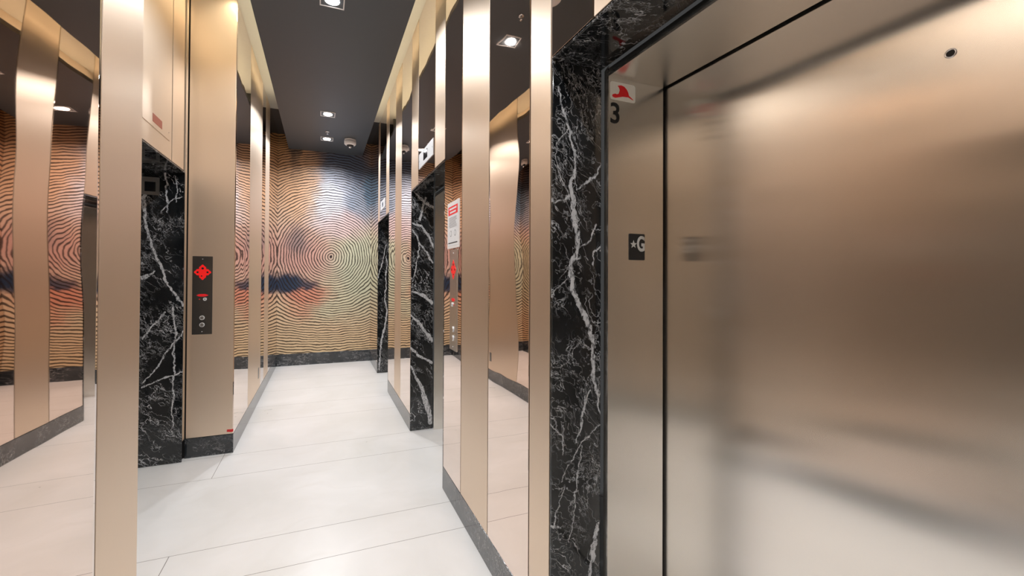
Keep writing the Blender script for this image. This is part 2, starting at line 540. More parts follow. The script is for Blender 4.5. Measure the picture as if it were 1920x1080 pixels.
def obj(name, bm, mat, parent=None, smooth=False, label=None):
    if parent is not None:
        off = WORLD[parent.name]
    else:
        # origin at the base of the thing
        xs = [v.co for v in bm.verts]
        off = Vector(((min(c.x for c in xs) + max(c.x for c in xs)) / 2,
                      (min(c.y for c in xs) + max(c.y for c in xs)) / 2,
                      min(c.z for c in xs)))
    bmesh.ops.recalc_face_normals(bm, faces=bm.faces)
    for v in bm.verts:
        v.co -= off
    me = bpy.data.meshes.new(name)
    bm.to_mesh(me)
    bm.free()
    if smooth:
        for p in me.polygons:
            p.use_smooth = True
    for mm in (mat if isinstance(mat, (list, tuple)) else [mat]):
        me.materials.append(mm)
    o = bpy.data.objects.new(name, me)
    COL.objects.link(o)
    if parent is not None:
        o.parent = parent
    else:
        o.location = off
    WORLD[o.name] = off.copy()
    if label:
        o['label'] = label
    return o


WORLD = {}


def thing(name, label, cat, loc, group=None):
    o = bpy.data.objects.new(name, None)
    o.empty_display_size = 0.1
    COL.objects.link(o)
    o.location = loc
    WORLD[o.name] = Vector(loc)
    o['label'] = label
    o['category'] = cat
    if group:
        o['group'] = group
    return o


def tag(o, label, cat, group=None):
    o['label'] = label
    o['category'] = cat
    if group:
        o['group'] = group
    return o


def struct(name, bm, mat):
    o = obj(name, bm, mat)
    o['kind'] = 'structure'
    return o


def sbox(name, a, b, mat, bev=0.0):
    bm = bmesh.new()
    box(bm, a, b, bev)
    return struct(name, bm, mat)


def pbox(name, a, b, mat, parent, bev=0.0, label=None):
    bm = bmesh.new()
    box(bm, a, b, bev)
    return obj(name, bm, mat, parent, label=label)


def text_mesh(name, body, size, origin, ux, uz, mat, parent, sx=1.0, bold=0.0, ext=0.0008, label=None):
    """raised lettering: origin = lower left, ux = reading direction, uz = up"""
    cu = bpy.data.curves.new('lettering', 'FONT')
    cu.body = body
    cu.size = size
    cu.extrude = ext
    cu.offset = bold
    tmp = bpy.data.objects.new('lettering_source', cu)
    COL.objects.link(tmp)
    bpy.context.view_layer.update()
    dg = bpy.context.evaluated_depsgraph_get()
    me = bpy.data.meshes.new_from_object(tmp.evaluated_get(dg))
    bpy.data.objects.remove(tmp, do_unlink=True)
    ux, uz = Vector(ux), Vector(uz)
    nn = ux.cross(uz)
    mnx = min(v.co.x for v in me.vertices)
    mny = min(v.co.y for v in me.vertices)
    off = WORLD[parent.name]
    for v in me.vertices:
        v.co = Vector(origin) + ux * (v.co.x - mnx) * sx + uz * (v.co.y - mny) + nn * v.co.z - off
    me.materials.clear()
    me.materials.append(mat)
    o = bpy.data.objects.new(name, me)
    COL.objects.link(o)
    o.parent = parent
    WORLD[o.name] = off.copy()
    if label:
        o['label'] = label
    return o


# ================================================================== the setting
bm = bmesh.new()
box(bm, (-1.75, YE, -0.05), (1.75, YB + 0.02, 0.0))
struct('floor', bm, M['floor'])

# cove ceiling above, dropped charcoal ceiling below it
sbox('ceiling', (-1.75, YE, ZU), (1.75, 6.42, ZU + 0.05), M['cove_top'])
sbox('ceiling_end', (-1.75, 6.42, ZU), (1.75, YB + 0.02, ZU + 0.05), M['darktop'])
sbox('ceiling_dropped', (SL, YE + 0.02, ZC), (SR, YB - 0.012, ZC + 0.038), M['ceiling'], 0.002)
sbox('trim_1', (SL + 0.16, YE + 0.02, ZC + 0.039), (SR - 0.12, YB - 0.012, ZU - 0.001), M['cream'])
# dark stops at the end of the cove
sbox('trim_2', (SL + 0.02, 6.00, ZC + 0.039), (SL + 0.159, 6.03, ZU - 0.001), M['darktop'])
sbox('trim_3', (SR - 0.119, 6.18, ZC + 0.039), (SR - 0.02, 6.21, ZU - 0.001), M['darktop'])

# end walls
sbox('wall_far', (-0.70, YB, 0), (0.80, YB + 0.02, ZU), M['black'])
sbox('wall_near', (-1.75, YE - 0.02, 0), (1.75, YE, ZU), M['cream'])

TB = 0.014  # the panels stand this far in front of the black backing wall
# black backing walls behind the cladding
PORT_R = [(0.20, 1.362), (2.816, 3.978), (5.415, 6.518)]
PORT_D = (2.77, 3.94)
PORT_E = (-0.025, 1.155)
ys = [YE] + [y for p in PORT_R for y in p] + [YB]
for nm, i in (('near', 0), ('centre', 2), ('middle', 4), ('far', 6)):
    sbox('wall_right_' + nm, (XR + TB, ys[i], 0), (XR + TB + 0.04, ys[i + 1], ZU), M['black'])
for nm, (a, b_) in zip(('near', 'middle', 'far'), PORT_R):
    sbox('wall_right_over_%s_portal' % nm, (XR + TB, a, ZP + 0.002), (XR + TB + 0.04, b_, ZU), M['black'])
sbox('wall_left_near', (XL - TB, YE, 0), (XL - TB - 0.04, ALE[0] - TB, ZU), M['black'])
sbox('wall_left_pillar', (XL - TB, ALE[1] + TB, 0), (XL - TB - 0.04, ALC[0] - TB, ZU), M['black'])
sbox('wall_left_far', (XL - TB, ALC[1] + TB, 0), (XL - TB - 0.04, YB, ZU), M['black'])
for nm, al, po in (('', ALC, PORT_D), ('_near', ALE, PORT_E)):
    sbox('wall_left_pier' + nm, (XA - TB, al[1] + TB, 0), (XL - TB - 0.041, al[1] + TB + 0.04, ZU), M['black'])
    sbox('wall_left_return' + nm, (XA - TB, al[0] - TB - 0.04, 0), (XL - TB - 0.041, al[0] - TB, ZU), M['black'])
    sbox('wall_left_alcove' + nm, (XA - TB, al[0] - TB, 0), (XA - TB - 0.04, po[0], ZU), M['black'])
    sbox('wall_left_corner' + nm, (XA - TB, po[1] + 0.002, 0), (XA - TB - 0.04, al[1] + TB, ZU), M['black'])
    sbox('wall_left_over_portal' + nm, (XA - TB, po[0], ZP + 0.002), (XA - TB - 0.04, po[1], ZU), M['black'])


# skirting of black marble
def skirt(name, a, b_):
    sbox(name, a, b_, M['marble_base'], 0.0015)


e = 0.012
skirt('baseboard_right', (XR, 1.364, 0), (XR + e, 2.816, ZB))
skirt('baseboard_right_middle', (XR, 3.978, 0), (XR + e, 5.415, ZB))
skirt('baseboard_right_far', (XR, 6.520, 0), (XR + e, YB, ZB))
skirt('baseboard_right_near', (XR, YE, 0), (XR + e, 0.196, ZB))
skirt('baseboard_left', (XL - e, ALC[1], 0), (XL, YB, ZB))
skirt('baseboard_left_near', (XL - e, YE, 0), (XL, ALE[0] - 0.001, ZB))
skirt('baseboard_left_pillar', (XL - e, ALE[1] + 0.001, 0), (XL, ALC[0] - 0.001, ZB))
for nm, al, po in (('', ALC, PORT_D), ('_near', ALE, PORT_E)):
    skirt('baseboard_left_pier' + nm, (XA, al[1], 0), (XL - e - 0.001, al[1] + e, ZB))
    skirt('baseboard_left_return' + nm, (XA, al[0] - e, 0), (XL - e - 0.001, al[0], ZB))
    skirt('baseboard_alcove' + nm, (XA - e, al[0], 0), (XA, po[0] - 0.002, ZB))
skirt('baseboard_far', (XL + 0.001, YB - 0.014, 0), (XR - 0.001, YB - 0.001, ZB + 0.035))

# printed mural on the end wall
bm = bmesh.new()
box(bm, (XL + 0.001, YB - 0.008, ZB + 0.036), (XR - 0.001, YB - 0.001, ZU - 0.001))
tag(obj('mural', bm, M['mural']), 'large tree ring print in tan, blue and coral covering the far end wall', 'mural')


# ------------------------------------------------------------------ wall cladding
GZ0, GZ1 = ZB + 0.004, ZU - 0.002


def panel(kind, x, y0, y1, side, label, z0=GZ0, z1=GZ1, group=None):
    """a panel standing along the corridor; side -1 = on the left wall, +1 = on the right wall"""
    bm = bmesh.new()
    g = 0.0045
    box(bm, (x, y0 + g, z0), (x + side * (TB - 0.002), y1 - g, z1), 0.0012)
    if kind == 'm':
        return tag(obj('mirror_panel', bm, M['mirror']), label, 'mirror')
    return tag(obj('metal_wall_panel', bm, M['bronze']), label, 'wall panel')


def wavy_mirror(y0, y1, z0, z1, label):
    """the mirror beside the viewer is slightly bowed: a few millimetres over its width"""
    g = 0.0045
    y0, y1 = y0 + g, y1 - g
    ny, nz = 40, 90

    def slope(z):   # small extra twist up the panel
        k = [(0.0, 0.0), (1.0, -0.001), (1.3, 0.0), (1.5, 0.0028), (1.7, 0.0), (2.1, -0.0065), (2.6, -0.004), (3.7, 0.0)]
        for (a, fa), (b_, fb) in zip(k[:-1], k[1:]):
            if z <= b_:
                u = (z - a) / (b_ - a)
                u = u * u * (3 - 2 * u)
                return fa + (fb - fa) * u
        return 0.0

    def f(y, z):
        d = y1 - y
        t0 = 0.0085
        return d * t0 + 0.016 * d * d + slope(z) * d * 0.9

    bm = bmesh.new()
    rows = []
    for j in range(nz + 1):
        z = z0 + (z1 - z0) * j / nz
        rows.append([bm.verts.new((XL + f(y0 + (y1 - y0) * i / ny, z), y0 + (y1 - y0) * i / ny, z)) for i in range(ny + 1)])
    for j in range(nz):
        for i in range(ny):
            bm.faces.new([rows[j][i], rows[j][i + 1], rows[j + 1][i + 1], rows[j + 1][i]])
    b = [bm.verts.new((XL - 0.011, y, z)) for y, z in ((y0, z0), (y1, z0), (y1, z1), (y0, z1))]
    bm.faces.new(list(b))
    bm.faces.new([b[0], b[1]] + list(reversed(rows[0])))
    bm.faces.new([b[2], b[3]] + rows[-1])
    bm.faces.new([b[3], b[0]] + [q[0] for q in rows])
    bm.faces.new([b[1], b[2]] + [q[-1] for q in reversed(rows)])
    o = obj('mirror_panel', bm, M['mirror_calm'], None, True)
    return tag(o, label, 'mirror')


# right wall, from beside the camera to the far end
panel('b', XR, 1.364, 1.531, 1, 'narrow bronze panel bordering the near right marble portal')
panel('m', XR, 1.531, 1.984, 1, 'bronze mirror strip on the right wall reflecting a glaring ceiling lamp')
panel('b', XR, 1.984, 2.425, 1, 'wide bronze panel between two mirror strips left of the near marble portal')
panel('m', XR, 2.425, 2.812, 1, 'bronze mirror strip behind the posted notice and right hand call plate')
panel('b', XR, 2.812, 3.090, 1, 'bronze panel above the middle portal, right of the white lantern plate', ZP + 0.004)
panel('m', XR, 3.090, 3.682, 1, 'mirror strip above the middle marble portal with the white lantern plate', ZP + 0.004)
panel('b', XR, 3.682, 3.978, 1, 'bronze panel above the middle portal, left of the white lantern plate', ZP + 0.004)
panel('m', XR, 3.979, 4.512, 1, 'mirror strip touching the left side of the middle marble portal')
panel('b', XR, 4.512, 4.908, 1, 'slim bronze panel reaching the floor between the middle and far right portals')
panel('m', XR, 4.908, 5.405, 1, 'mirror strip touching the right side of the far right portal')
panel('b', XR, 5.405, 5.668, 1, 'bronze panel above the far right portal, the one nearer to the viewer', ZP + 0.004)
panel('m', XR, 5.668, 6.308, 1, 'mirror strip above the far right portal', ZP + 0.004)
panel('b', XR, 6.308, 6.516, 1, 'bronze panel above the far right portal, the one nearer to the mural', ZP + 0.004)
panel('m', XR, 6.516, YB - 0.004, 1, 'last mirror strip on the right wall, meeting the mural')
panel('m', XR, 1.104, 1.362, 1, 'dark mirror strip above the left end of the near marble portal', ZP + 0.004)
panel('b', XR, 0.78, 1.104, 1, 'bronze panel above the near marble portal, cut by the top of the photo', ZP + 0.004)
panel('m', XR, 0.42, 0.78, 1, 'mirror panel above the near elevator door, out of view', ZP + 0.004)
panel('b', XR, 0.19, 0.42, 1, 'bronze panel above the near elevator door, out of view', ZP + 0.004)
yy = 0.19
for i, (k, w_) in enumerate((('m', 0.45), ('b', 0.42), ('m', 0.50), ('b', 0.45), ('m', 0.5), ('b', 0.40), ('m', 0.46))):
    lab = ('mirror panel', 'bronze panel')[k == 'b']
    nth = ('first', 'second', 'third', 'fourth', 'fifth', 'sixth', 'seventh')[i]
    panel(k, XR, yy - w_, yy, 1, '%s %s behind the viewer on the right wall' % (nth, lab))
    yy -= w_

# left wall
panel('m', XL, 3.996, 4.722, -1, 'left mirror strip just past the projecting bronze pier')
panel('b', XL, 4.722, 5.620, -1, 'broad bronze panel on the left wall with a small dark slot')
panel('m', XL, 5.620, 5.922, -1, 'thin mirror strip between the two far bronze panels on the left')
panel('b', XL, 5.922, 6.362, -1, 'last bronze panel on the left wall before the mural')
panel('m', XL, 6.362, YB - 0.004, -1, 'last mirror strip on the left wall, meeting the mural')
panel('b', XL, 1.714, 2.052, -1, 'tall foreground bronze panel standing at the left corner', 0.154)
wavy_mirror(1.218, 1.714, GZ0, GZ1, 'wavy bronze mirror at the left edge of the photo')
yy = ALE[0] - 0.003
for i, (k, w_) in enumerate((('b', 0.40), ('m', 0.60), ('b', 0.40), ('m', 0.62))):
    lab = ('mirror panel', 'bronze panel')[k == 'b']
    nth = ('first', 'second', 'third', 'fourth', 'fifth', 'sixth', 'seventh', 'eighth')[i]
    panel(k, XL, yy - w_, yy, -1, '%s %s behind the viewer on the left wall' % (nth, lab))
    yy -= w_
# alcove
panel('b', XA, 3.622, 3.900, -1, 'slim bronze panel above the left portal beside the pier', ZP + 0.004)
panel('b', XA, 2.760, 3.612, -1, 'bronze panel above the left portal carrying the lantern plate', ZP + 0.004)
panel('b', XA, 2.060, 2.750, -1, 'bronze panel in the left alcove hidden behind the foreground panel')
panel('b', XA, 3.943, 3.998, -1, 'sliver of bronze panel filling the corner beside the left marble portal')
panel('b', XA, 0.80, 1.120, -1, 'bronze panel over the portal left of the viewer, nearer the corner', ZP + 0.004)
panel('b', XA, -0.02, 0.79, -1, 'broad bronze panel over the portal left of the viewer', ZP + 0.004)
panel('b', XA, -0.74, -0.03, -1, 'bronze panel in the alcove behind the viewer on the left')
panel('b', XA, 1.158, 1.213, -1, 'bronze sliver in the alcove corner left of the viewer')
for y, s_, lab in ((ALE[1], 1, 'bronze return panel on the near side of the foreground pillar'),
                   (ALE[0], -1, 'bronze return panel facing forward behind the viewer'),
                   (ALC[1], 1, 'bronze pier panel facing the viewer with the left call plate'),
                   (ALC[0], -1, 'bronze return panel on the back of the foreground corner')):
    bm = bmesh.new()
    box(bm, (XA + 0.008, y, GZ0), (XL - 0.006, y + s_ * (TB - 0.002), GZ1), 0.0012)
    tag(obj('metal_wall_panel', bm, M['bronze']), lab, 'wall panel')


# ------------------------------------------------------------------ marble portals and elevators
def portal(side, x0, x1, ya, yb, mat, label):
    """marble lining of an opening from ya to yb; x0 = wall face, x1 = depth"""
    t = thing('marble_portal', label, 'portal', (x0, (ya + yb) / 2, 0))
    xf = x1
    pbox('jamb_slab', (x0, yb - 0.010, 0.0005), (xf, yb, ZP - 0.0105), mat, t, 0.003)
    pbox('jamb_slab', (x0, ya, 0.0005), (xf, ya + 0.010, ZP - 0.0105), mat, t, 0.003)
    pbox('soffit_slab', (x0, ya, ZP - 0.010), (xf, yb, ZP), M['marble_soffit'], t, 0.003)
    return t


def elevator(side, xm, xd, ya, yb, label, zt=2.159):
    """steel frame 5 cm inside the marble, returns back to the door at xd"""
    s = side
    t = thing('elevator_entrance', label, 'elevator', (xd, (ya + yb) / 2, 0))
    xg = xd - s * 0.012
    for k, (y_in, y_out) in enumerate(((yb - 0.052, yb - 0.0105), (ya + 0.05, ya + 0.0105))):
        bm = bmesh.new()
        pts = [(xm + s * 0.012, y_out), (xm, y_in + (y_out - y_in) * 0.15), (xm, y_in), (xg, y_in), (xg, y_out)]
        prism(bm, pts, 2.196, lambda u, v, w_: (u, v, 0.0005 + w_))
        obj('jamb', bm, M['steel_frame'], t)
    bm = bmesh.new()
    pts = [(xm + s * 0.012, 2.197), (xm, 2.166), (xm, zt), (xg, zt), (xg, 2.197)]
    ln = (yb - 0.0525) - (ya + 0.0505)
    prism(bm, pts, ln, lambda u, v, w_: (u, ya + 0.0505 + w_, v))
    obj('header', bm, M['steel_frame'], t)
    # dark slot around the door
    bm = bmesh.new()
    box(bm, (xd + s * 0.030, ya - 0.02, 0), (xd + s * 0.036, yb + 0.02, 2.26))
    box(bm, (xg, yb + 0.0, 0), (xd + s * 0.030, yb + 0.01, 2.26))
    box(bm, (xg, ya - 0.01, 0), (xd + s * 0.030, ya - 0.0, 2.26))
    obj('shaft_lining', bm, M['black'], t)
    dr = pbox('door_panel', (xd, ya + 0.004, 0.008), (xd + s * 0.026, yb - 0.012, 2.19), M['steel'], t, 0.001)
    pbox('sill', (xg, ya + 0.051, 0.0005), (xd + s * 0.026, yb - 0.051, 0.006), M['plate_light'], t)
    return t, dr


portal(1, XR, 0.9715, 0.20, 1.362, M['marble_C'], 'black marble portal with a bold white vein around the nearest elevator')
portal(1, XR, 0.9715, 2.816, 3.978, M['marble_B'], 'black marble portal midway along the right wall')
portal(1, XR, 0.9715, 5.415, 6.518, M['marble_A'], 'smallest marble portal, furthest away on the right wall')
portal(-1, XA, XA - 0.36, PORT_D[0], PORT_D[1], M['marble_D'], 'black marble portal in the left alcove')
portal(-1, XA, XA - 0.36, PORT_E[0], PORT_E[1], M['marble_A2'], 'black marble portal left of the viewer, outside the photo')
elC, doorC = elevator(1, 0.972, 1.24, 0.20, 1.362, 'large brushed steel elevator entrance filling the right of the photo')
elB, doorB = elevator(1, 0.972, 1.24, 2.816, 3.978, 'steel elevator entrance in the middle right portal, marked 2')
elA, doorA = elevator(1, 0.972, 1.24, 5.415, 6.518, 'steel elevator entrance deep in the furthest right portal')
elD, doorD = elevator(-1, XA - 0.362, XA - 0.56, PORT_D[0], PORT_D[1], 'steel elevator entrance hidden in the left alcove portal')

elE, doorE = elevator(-1, XA - 0.362, XA - 0.56, PORT_E[0], PORT_E[1], 'steel elevator entrance left of the viewer, outside the photo')

# door release hole with a chrome ring
bm = bmesh.new()
lathe(bm, [(0.0100, 0.0), (0.0100, -0.0014), (0.0085, -0.0022), (0.0068, -0.0014), (0.0068, 0.0)], (1.2398, 0.487, 1.901), 'x', 28)
rg = obj('escutcheon', bm, M['chrome'], doorC, True, label='chrome ring around the release hole')
bm = bmesh.new()
lathe(bm, [(0.0066, 0.0), (0.0066, -0.0008)], (1.2399, 0.487, 1.901), 'x', 24)
obj('keyhole', bm, M['ink'], doorC, label='black release hole')

# ---- fittings on the return of the nearest frame (plane y = 1.31, seen from the front)
YJ = 1.31


def jf(u, v, w_):
    return (u, YJ - w_, v)


def rrect(x0, z0, x1, z1, r, k=5):
    pts = []
    for cx, cz, a0 in ((x1 - r, z1 - r, 0), (x0 + r, z1 - r, 90), (x0 + r, z0 + r, 180), (x1 - r, z0 + r, 270)):
        for i in range(k + 1):
            a = math.radians(a0 + 90 * i / k)
            pts.append((cx + r * math.cos(a), cz + r * math.sin(a)))
    return pts


bm = bmesh.new()
prism(bm, rrect(0.979, 2.0765, 1.0935, 2.1435, 0.009), 0.0006, jf)
st = obj('helmet_sticker', bm, M['decal'], elC, label='pale sticker with a red fire helmet')
HEL = [(1.0119, 2.1302), (1.0275, 2.1342), (1.0417, 2.1314), (1.0529, 2.1229), (1.0593, 2.1136), (1.0641, 2.1001), (1.0850, 2.0877), (1.0802, 2.0870), (1.0609, 2.0943), (1.0355, 2.0928), (1.0012, 2.0835), (0.9903, 2.0856), (0.9872, 2.0915), (0.9918, 2.0960), (1.0027, 2.0991), (1.0089, 2.0976), (1.0167, 2.1014), (1.0213, 2.1151), (1.0182, 2.1236)]
bm = bmesh.new()
prism(bm, HEL, 0.0010, jf)
obj('fire_helmet', bm, M['red'], st, label='red fire helmet symbol')
text_mesh('floor_numeral', '3', 0.106, (0.981, YJ - 0.0006, 1.988), (1, 0, 0), (0, 0, 1), M['ink'], elC, sx=0.95, bold=0.0016, label='black numeral 3')
bm = bmesh.new()
prism(bm, rrect(1.065, 1.485, 1.138, 1.584, 0.004), 0.0022, jf)
gp = obj('floor_plate', bm, M['ink'], elC, label='black plate with a star and the letter G')
bm = bmesh.new()
star = []
for i in range(10):
    a = PI / 2 + i * PI / 5
    r = 0.0155 if i % 2 == 0 else 0.0065
    star.append((1.085 + r * math.cos(a), 1.5435 + r * math.sin(a)))
prism(bm, star, 0.0034, jf)
obj('star', bm, M['silver'], gp)
text_mesh('letter', 'G', 0.078, (1.1015, YJ - 0.0028, 1.5175), (1, 0, 0), (0, 0, 1), M['silver'], gp, sx=0.66, bold=0.0022)
bm = bmesh.new()
for i, (bx_, bz) in enumerate([(0, 0), (0, 1), (0, 2), (1, 1), (1, 2), (3, 0), (3, 1), (4, 0), (4, 1), (4, 2)]):
    cx, cz = 1.092 + bx_ * 0.006, 1.497 + bz * 0.0045
    lathe(bm, [(0.0012, 0), (0.0008, -0.001)], (cx, YJ - 0.0022, cz), 'y', 8)
obj('braille_dots', bm, M['ink'], gp)

# numeral 2 on the middle elevator frame
text_mesh('floor_numeral', '2', 0.103, (0.986, 3.9274, 2.064), (1, 0, 0), (0, 0, 1), M['ink'], elB, sx=0.9, bold=0.0018, label='black numeral 2')
pbox('red_label', (0.985, 3.9268, 1.926), (1.045, 3.9279, 2.026), M['red'], elB, label='red label under the numeral')


# ------------------------------------------------------------------ call plates
def call_plate(label, cx, cz, w_, h_, frame, loc, mat, keys=False):
    """frame(u, v, d): u across, v up, d out of the wall"""
    t = thing('call_station', label, 'call panel', loc)
    bm = bmesh.new()
    prism(bm, rrect(cx - w_ / 2, cz - h_ / 2, cx + w_ / 2, cz + h_ / 2, 0.003), 0.004, frame)
    obj('faceplate', bm, mat, t)

    def disc(nm, u, v, r, d0, d1, m_, parent=t, k=24, label=None):
        bm = bmesh.new()
        prism(bm, [(u + r * math.cos(2 * PI * i / k), v + r * math.sin(2 * PI * i / k)) for i in range(k)], d1 - d0,
              lambda a, b_, w2: frame(a, b_, d0 + w2))
        return obj(nm, bm, m_, parent, label=label)

    # etched red pictogram, no lamp, glow added to its colour: four rounded petals around a stem, each with a dark centre
    zc = cz + h_ / 2 - 0.125
    bm = bmesh.new()
    pts = []
    for i in range(64):
        a = 2 * PI * i / 64
        r = 0.046 + 0.009 * math.cos(4 * a) + 0.003 * math.cos(12 * a)
        pts.append((cx + r * math.cos(a), zc + r * 1.05 * math.sin(a)))
    prism(bm, pts, 0.0009, lambda a, b_, w2: frame(a, b_, 0.0040 + w2))
    em = obj('red_emblem', bm, M['redglow'], t, label='etched red pictogram with added glow')
    for du, dv, r in ((0, 0.030, 0.0085), (-0.033, 0.0, 0.0075), (0.033, 0.0, 0.0075), (-0.006, -0.030, 0.005)):
        disc('emblem_centre', cx + du, zc + dv, r, 0.0049, 0.0055, M['ink'], em, 16)
    for v in (cz + h_ / 2 - 0.022, cz - h_ / 2 + 0.022):
        disc('screw', cx, v, 0.0035, 0.004, 0.0055, M['button'], t, 12)
    bm = bmesh.new()
    prism(bm, [(cx - 0.040, cz), (cx - 0.02, cz + 0.010), (cx + 0.02, cz + 0.011), (cx + 0.042, cz), (cx + 0.02, cz - 0.010), (cx - 0.02, cz - 0.010)], 0.0008,
          lambda a, b_, w2: frame(a, b_, 0.0040 + w2))
    obj('red_mark', bm, M['red'], t, label='small red mark above the key switch')
    k1 = disc('key_switch', cx + 0.018, cz - 0.030, 0.0125, 0.004, 0.010, M['button'])
    pk = disc('key_slot', cx + 0.018, cz - 0.030, 0.004, 0.010, 0.0104, M['ink'], k1, 12)
    disc('pilot_light', cx - 0.018, cz - 0.030, 0.004, 0.004, 0.0058, M['red'], t, 12)
    for v in (cz - h_ / 2 + 0.075, cz - h_ / 2 + 0.130):
        b1 = disc('call_button', cx, v, 0.0175, 0.004, 0.0085, M['button'])
        disc('button_cap', cx, v, 0.0125, 0.0085, 0.0105, M['plate_light'], b1)
    return t


call_plate('dark call plate with a red emblem on the bronze pier left of the mural', -0.866, 1.262, 0.134, 0.612,
           lambda u, v, d: (u, 4.0 - d, v), (-0.866, 4.0, 0.955), M['plate'])
call_plate('narrow looking call plate below the posted notice on the right mirror', 2.582, 1.275, 0.150, 0.625,
           lambda u, v, d: (XR - d, u, v), (XR, 2.582, 0.96), M['plate_light'])

# posted notice in its clear holder
t = thing('notice_sign', 'white notice with a red heading above the right call plate', 'sign', (XR, 2.597, 1.60))
bm = bmesh.new()
prism(bm, rrect(2.473, 1.597, 2.721, 1.889, 0.004), 0.004, lambda u, v, d: (XR - d, u, v))
obj('holder', bm, M['white'], t)


def nrect(nm, y0, z0, y1, z1, m_, d0=0.0046, th=0.0004, par=None, label=None):
    bm = bmesh.new()
    prism(bm, [(y0, z0), (y1, z0), (y1, z1), (y0, z1)], th, lambda u, v, d: (XR - d0 - d, u, v))
    return obj(nm, bm, m_, par or t, label=label)


pg = nrect('sheet', 2.485, 1.612, 2.709, 1.872, M['paper'], 0.0041)
nrect('red_heading', 2.495, 1.808, 2.699, 1.862, M['red'], par=pg, label='red heading band')
bm = bmesh.new()
for i in range(2):
    box(bm, (XR - 0.0054, 2.52 + 0.012 * i, 1.818 + 0.022 * (1 - i)), (XR - 0.0050, 2.674 - 0.012 * i, 1.829 + 0.022 * (1 - i)))
obj('heading_lines', bm, M['paper'], pg)
bm = bmesh.new()
random.seed(4)
for i in range(8):
    z = 1.792 - i * 0.0085
    box(bm, (XR - 0.0050, 2.51 + random.uniform(0, .03), z), (XR - 0.0046, 2.685 - random.uniform(0, .012), z - 0.0035))
obj('text_lines', bm, M['greyprint'], pg)
for y in (2.548, 2.640):
    bm = bmesh.new()
    k = 24
    outer = [(y + 0.020 * math.cos(2 * PI * i / k), 1.690 + 0.020 * math.sin(2 * PI * i / k)) for i in range(k)]
    prism(bm, outer, 0.0004, lambda u, v, d: (XR - 0.0046 - d, u, v))
    ic = obj('round_icon', bm, M['greyprint'], pg)
    bm = bmesh.new()
    prism(bm, [(y + (a - y) * 0.72, 1.690 + (b_ - 1.690) * 0.72) for a, b_ in outer], 0.0002, lambda u, v, d: (XR - 0.0050 - d, u, v))
    obj('icon_centre', bm, M['paper'], ic)
nrect('footer_rule', 2.500, 1.628, 2.695, 1.634, M['ink'], par=pg)


# ------------------------------------------------------------------ hall lanterns
def lantern(label, x, side, y0, y1, z0, z1, win, pm, wm):
    """plate on the side wall; win = (y0, y1, z0, z1)"""
    t = thing('hall_lantern', label, 'floor indicator', (x, (y0 + y1) / 2, z0))
    f = lambda u, v, d: (x - side * d, u, v)
    bm = bmesh.new()
    prism(bm, rrect(y0, z0, y1, z1, 0.002), 0.004, f)
    obj('faceplate', bm, pm, t)
    bm = bmesh.new()
    prism(bm, rrect(win[0], win[2], win[1], win[3], 0.001), 0.0012, lambda u, v, d: f(u, v, 0.0040 + d))
    obj('display', bm, wm, t)
    for yy_ in (y0 + 0.025, y1 - 0.025):
        bm = bmesh.new()
        lathe(bm, [(0.004, 0), (0.003, -side * 0.0015)], (x - side * 0.004, yy_, (z0 + z1) / 2), 'x', 12)
        obj('screw', bm, M['chrome'], t)
    return t


lantern('white lantern plate with a black display above the middle portal', XR, 1, 3.132, 3.636, 2.325, 2.449,
        (3.322, 3.457, 2.356, 2.424), M['plate_white'], M['glass_black'])
lantern('bronze lantern plate with a dim reddish display above the left portal', XA, -1, 3.03, 3.560, 2.3335, 2.434,
        (3.232, 3.400, 2.364, 2.415), M['bronze'], M['reddisplay'])
lantern('tiny lantern plate above the furthest right portal', XR, 1, 5.75, 6.20, 2.33, 2.45,
        (5.93, 6.03, 2.36, 2.42), M['plate_white'], M['glass_black'])
# square indicator on the marble return of the left portal
t = thing('square_indicator', 'square silver plate with a black window on the left marble jamb', 'floor indicator', (-1.185, 3.93, 2.015))
f = lambda u, v, d: (u, 3.9299 - d, v)
bm = bmesh.new()
prism(bm, rrect(-1.245, 2.015, -1.131, 2.147, 0.003), 0.006, f)
obj('faceplate', bm, M['plate_light'], t)
bm = bmesh.new()
prism(bm, rrect(-1.220, 2.040, -1.153, 2.112, 0.002), 0.0012, lambda u, v, d: f(u, v, 0.006 + d))
obj('display', bm, M['glass_black'], t)

# small slot in the left bronze panel, and the strip of red tape on the pier
bm = bmesh.new()
box(bm, (XL - 0.001, 5.44, 0.27), (XL + 0.003, 5.50, 0.388), 0.001)
tag(obj('door_pull', bm, M['plate']), 'small upright dark recess low on the broad left bronze panel', 'handle')
bm = bmesh.new()
prism(bm, [(-0.692, 0.172), (-0.660, 0.166), (-0.6465, 0.170), (-0.6465, 0.190), (-0.662, 0.188), (-0.690, 0.190)], 0.0012,
      lambda u, v, d: (u, 3.9998 - d, v))
tag(obj('tape_strip', bm, M['tape']), 'short strip of red tape at the foot of the bronze pier', 'tape')


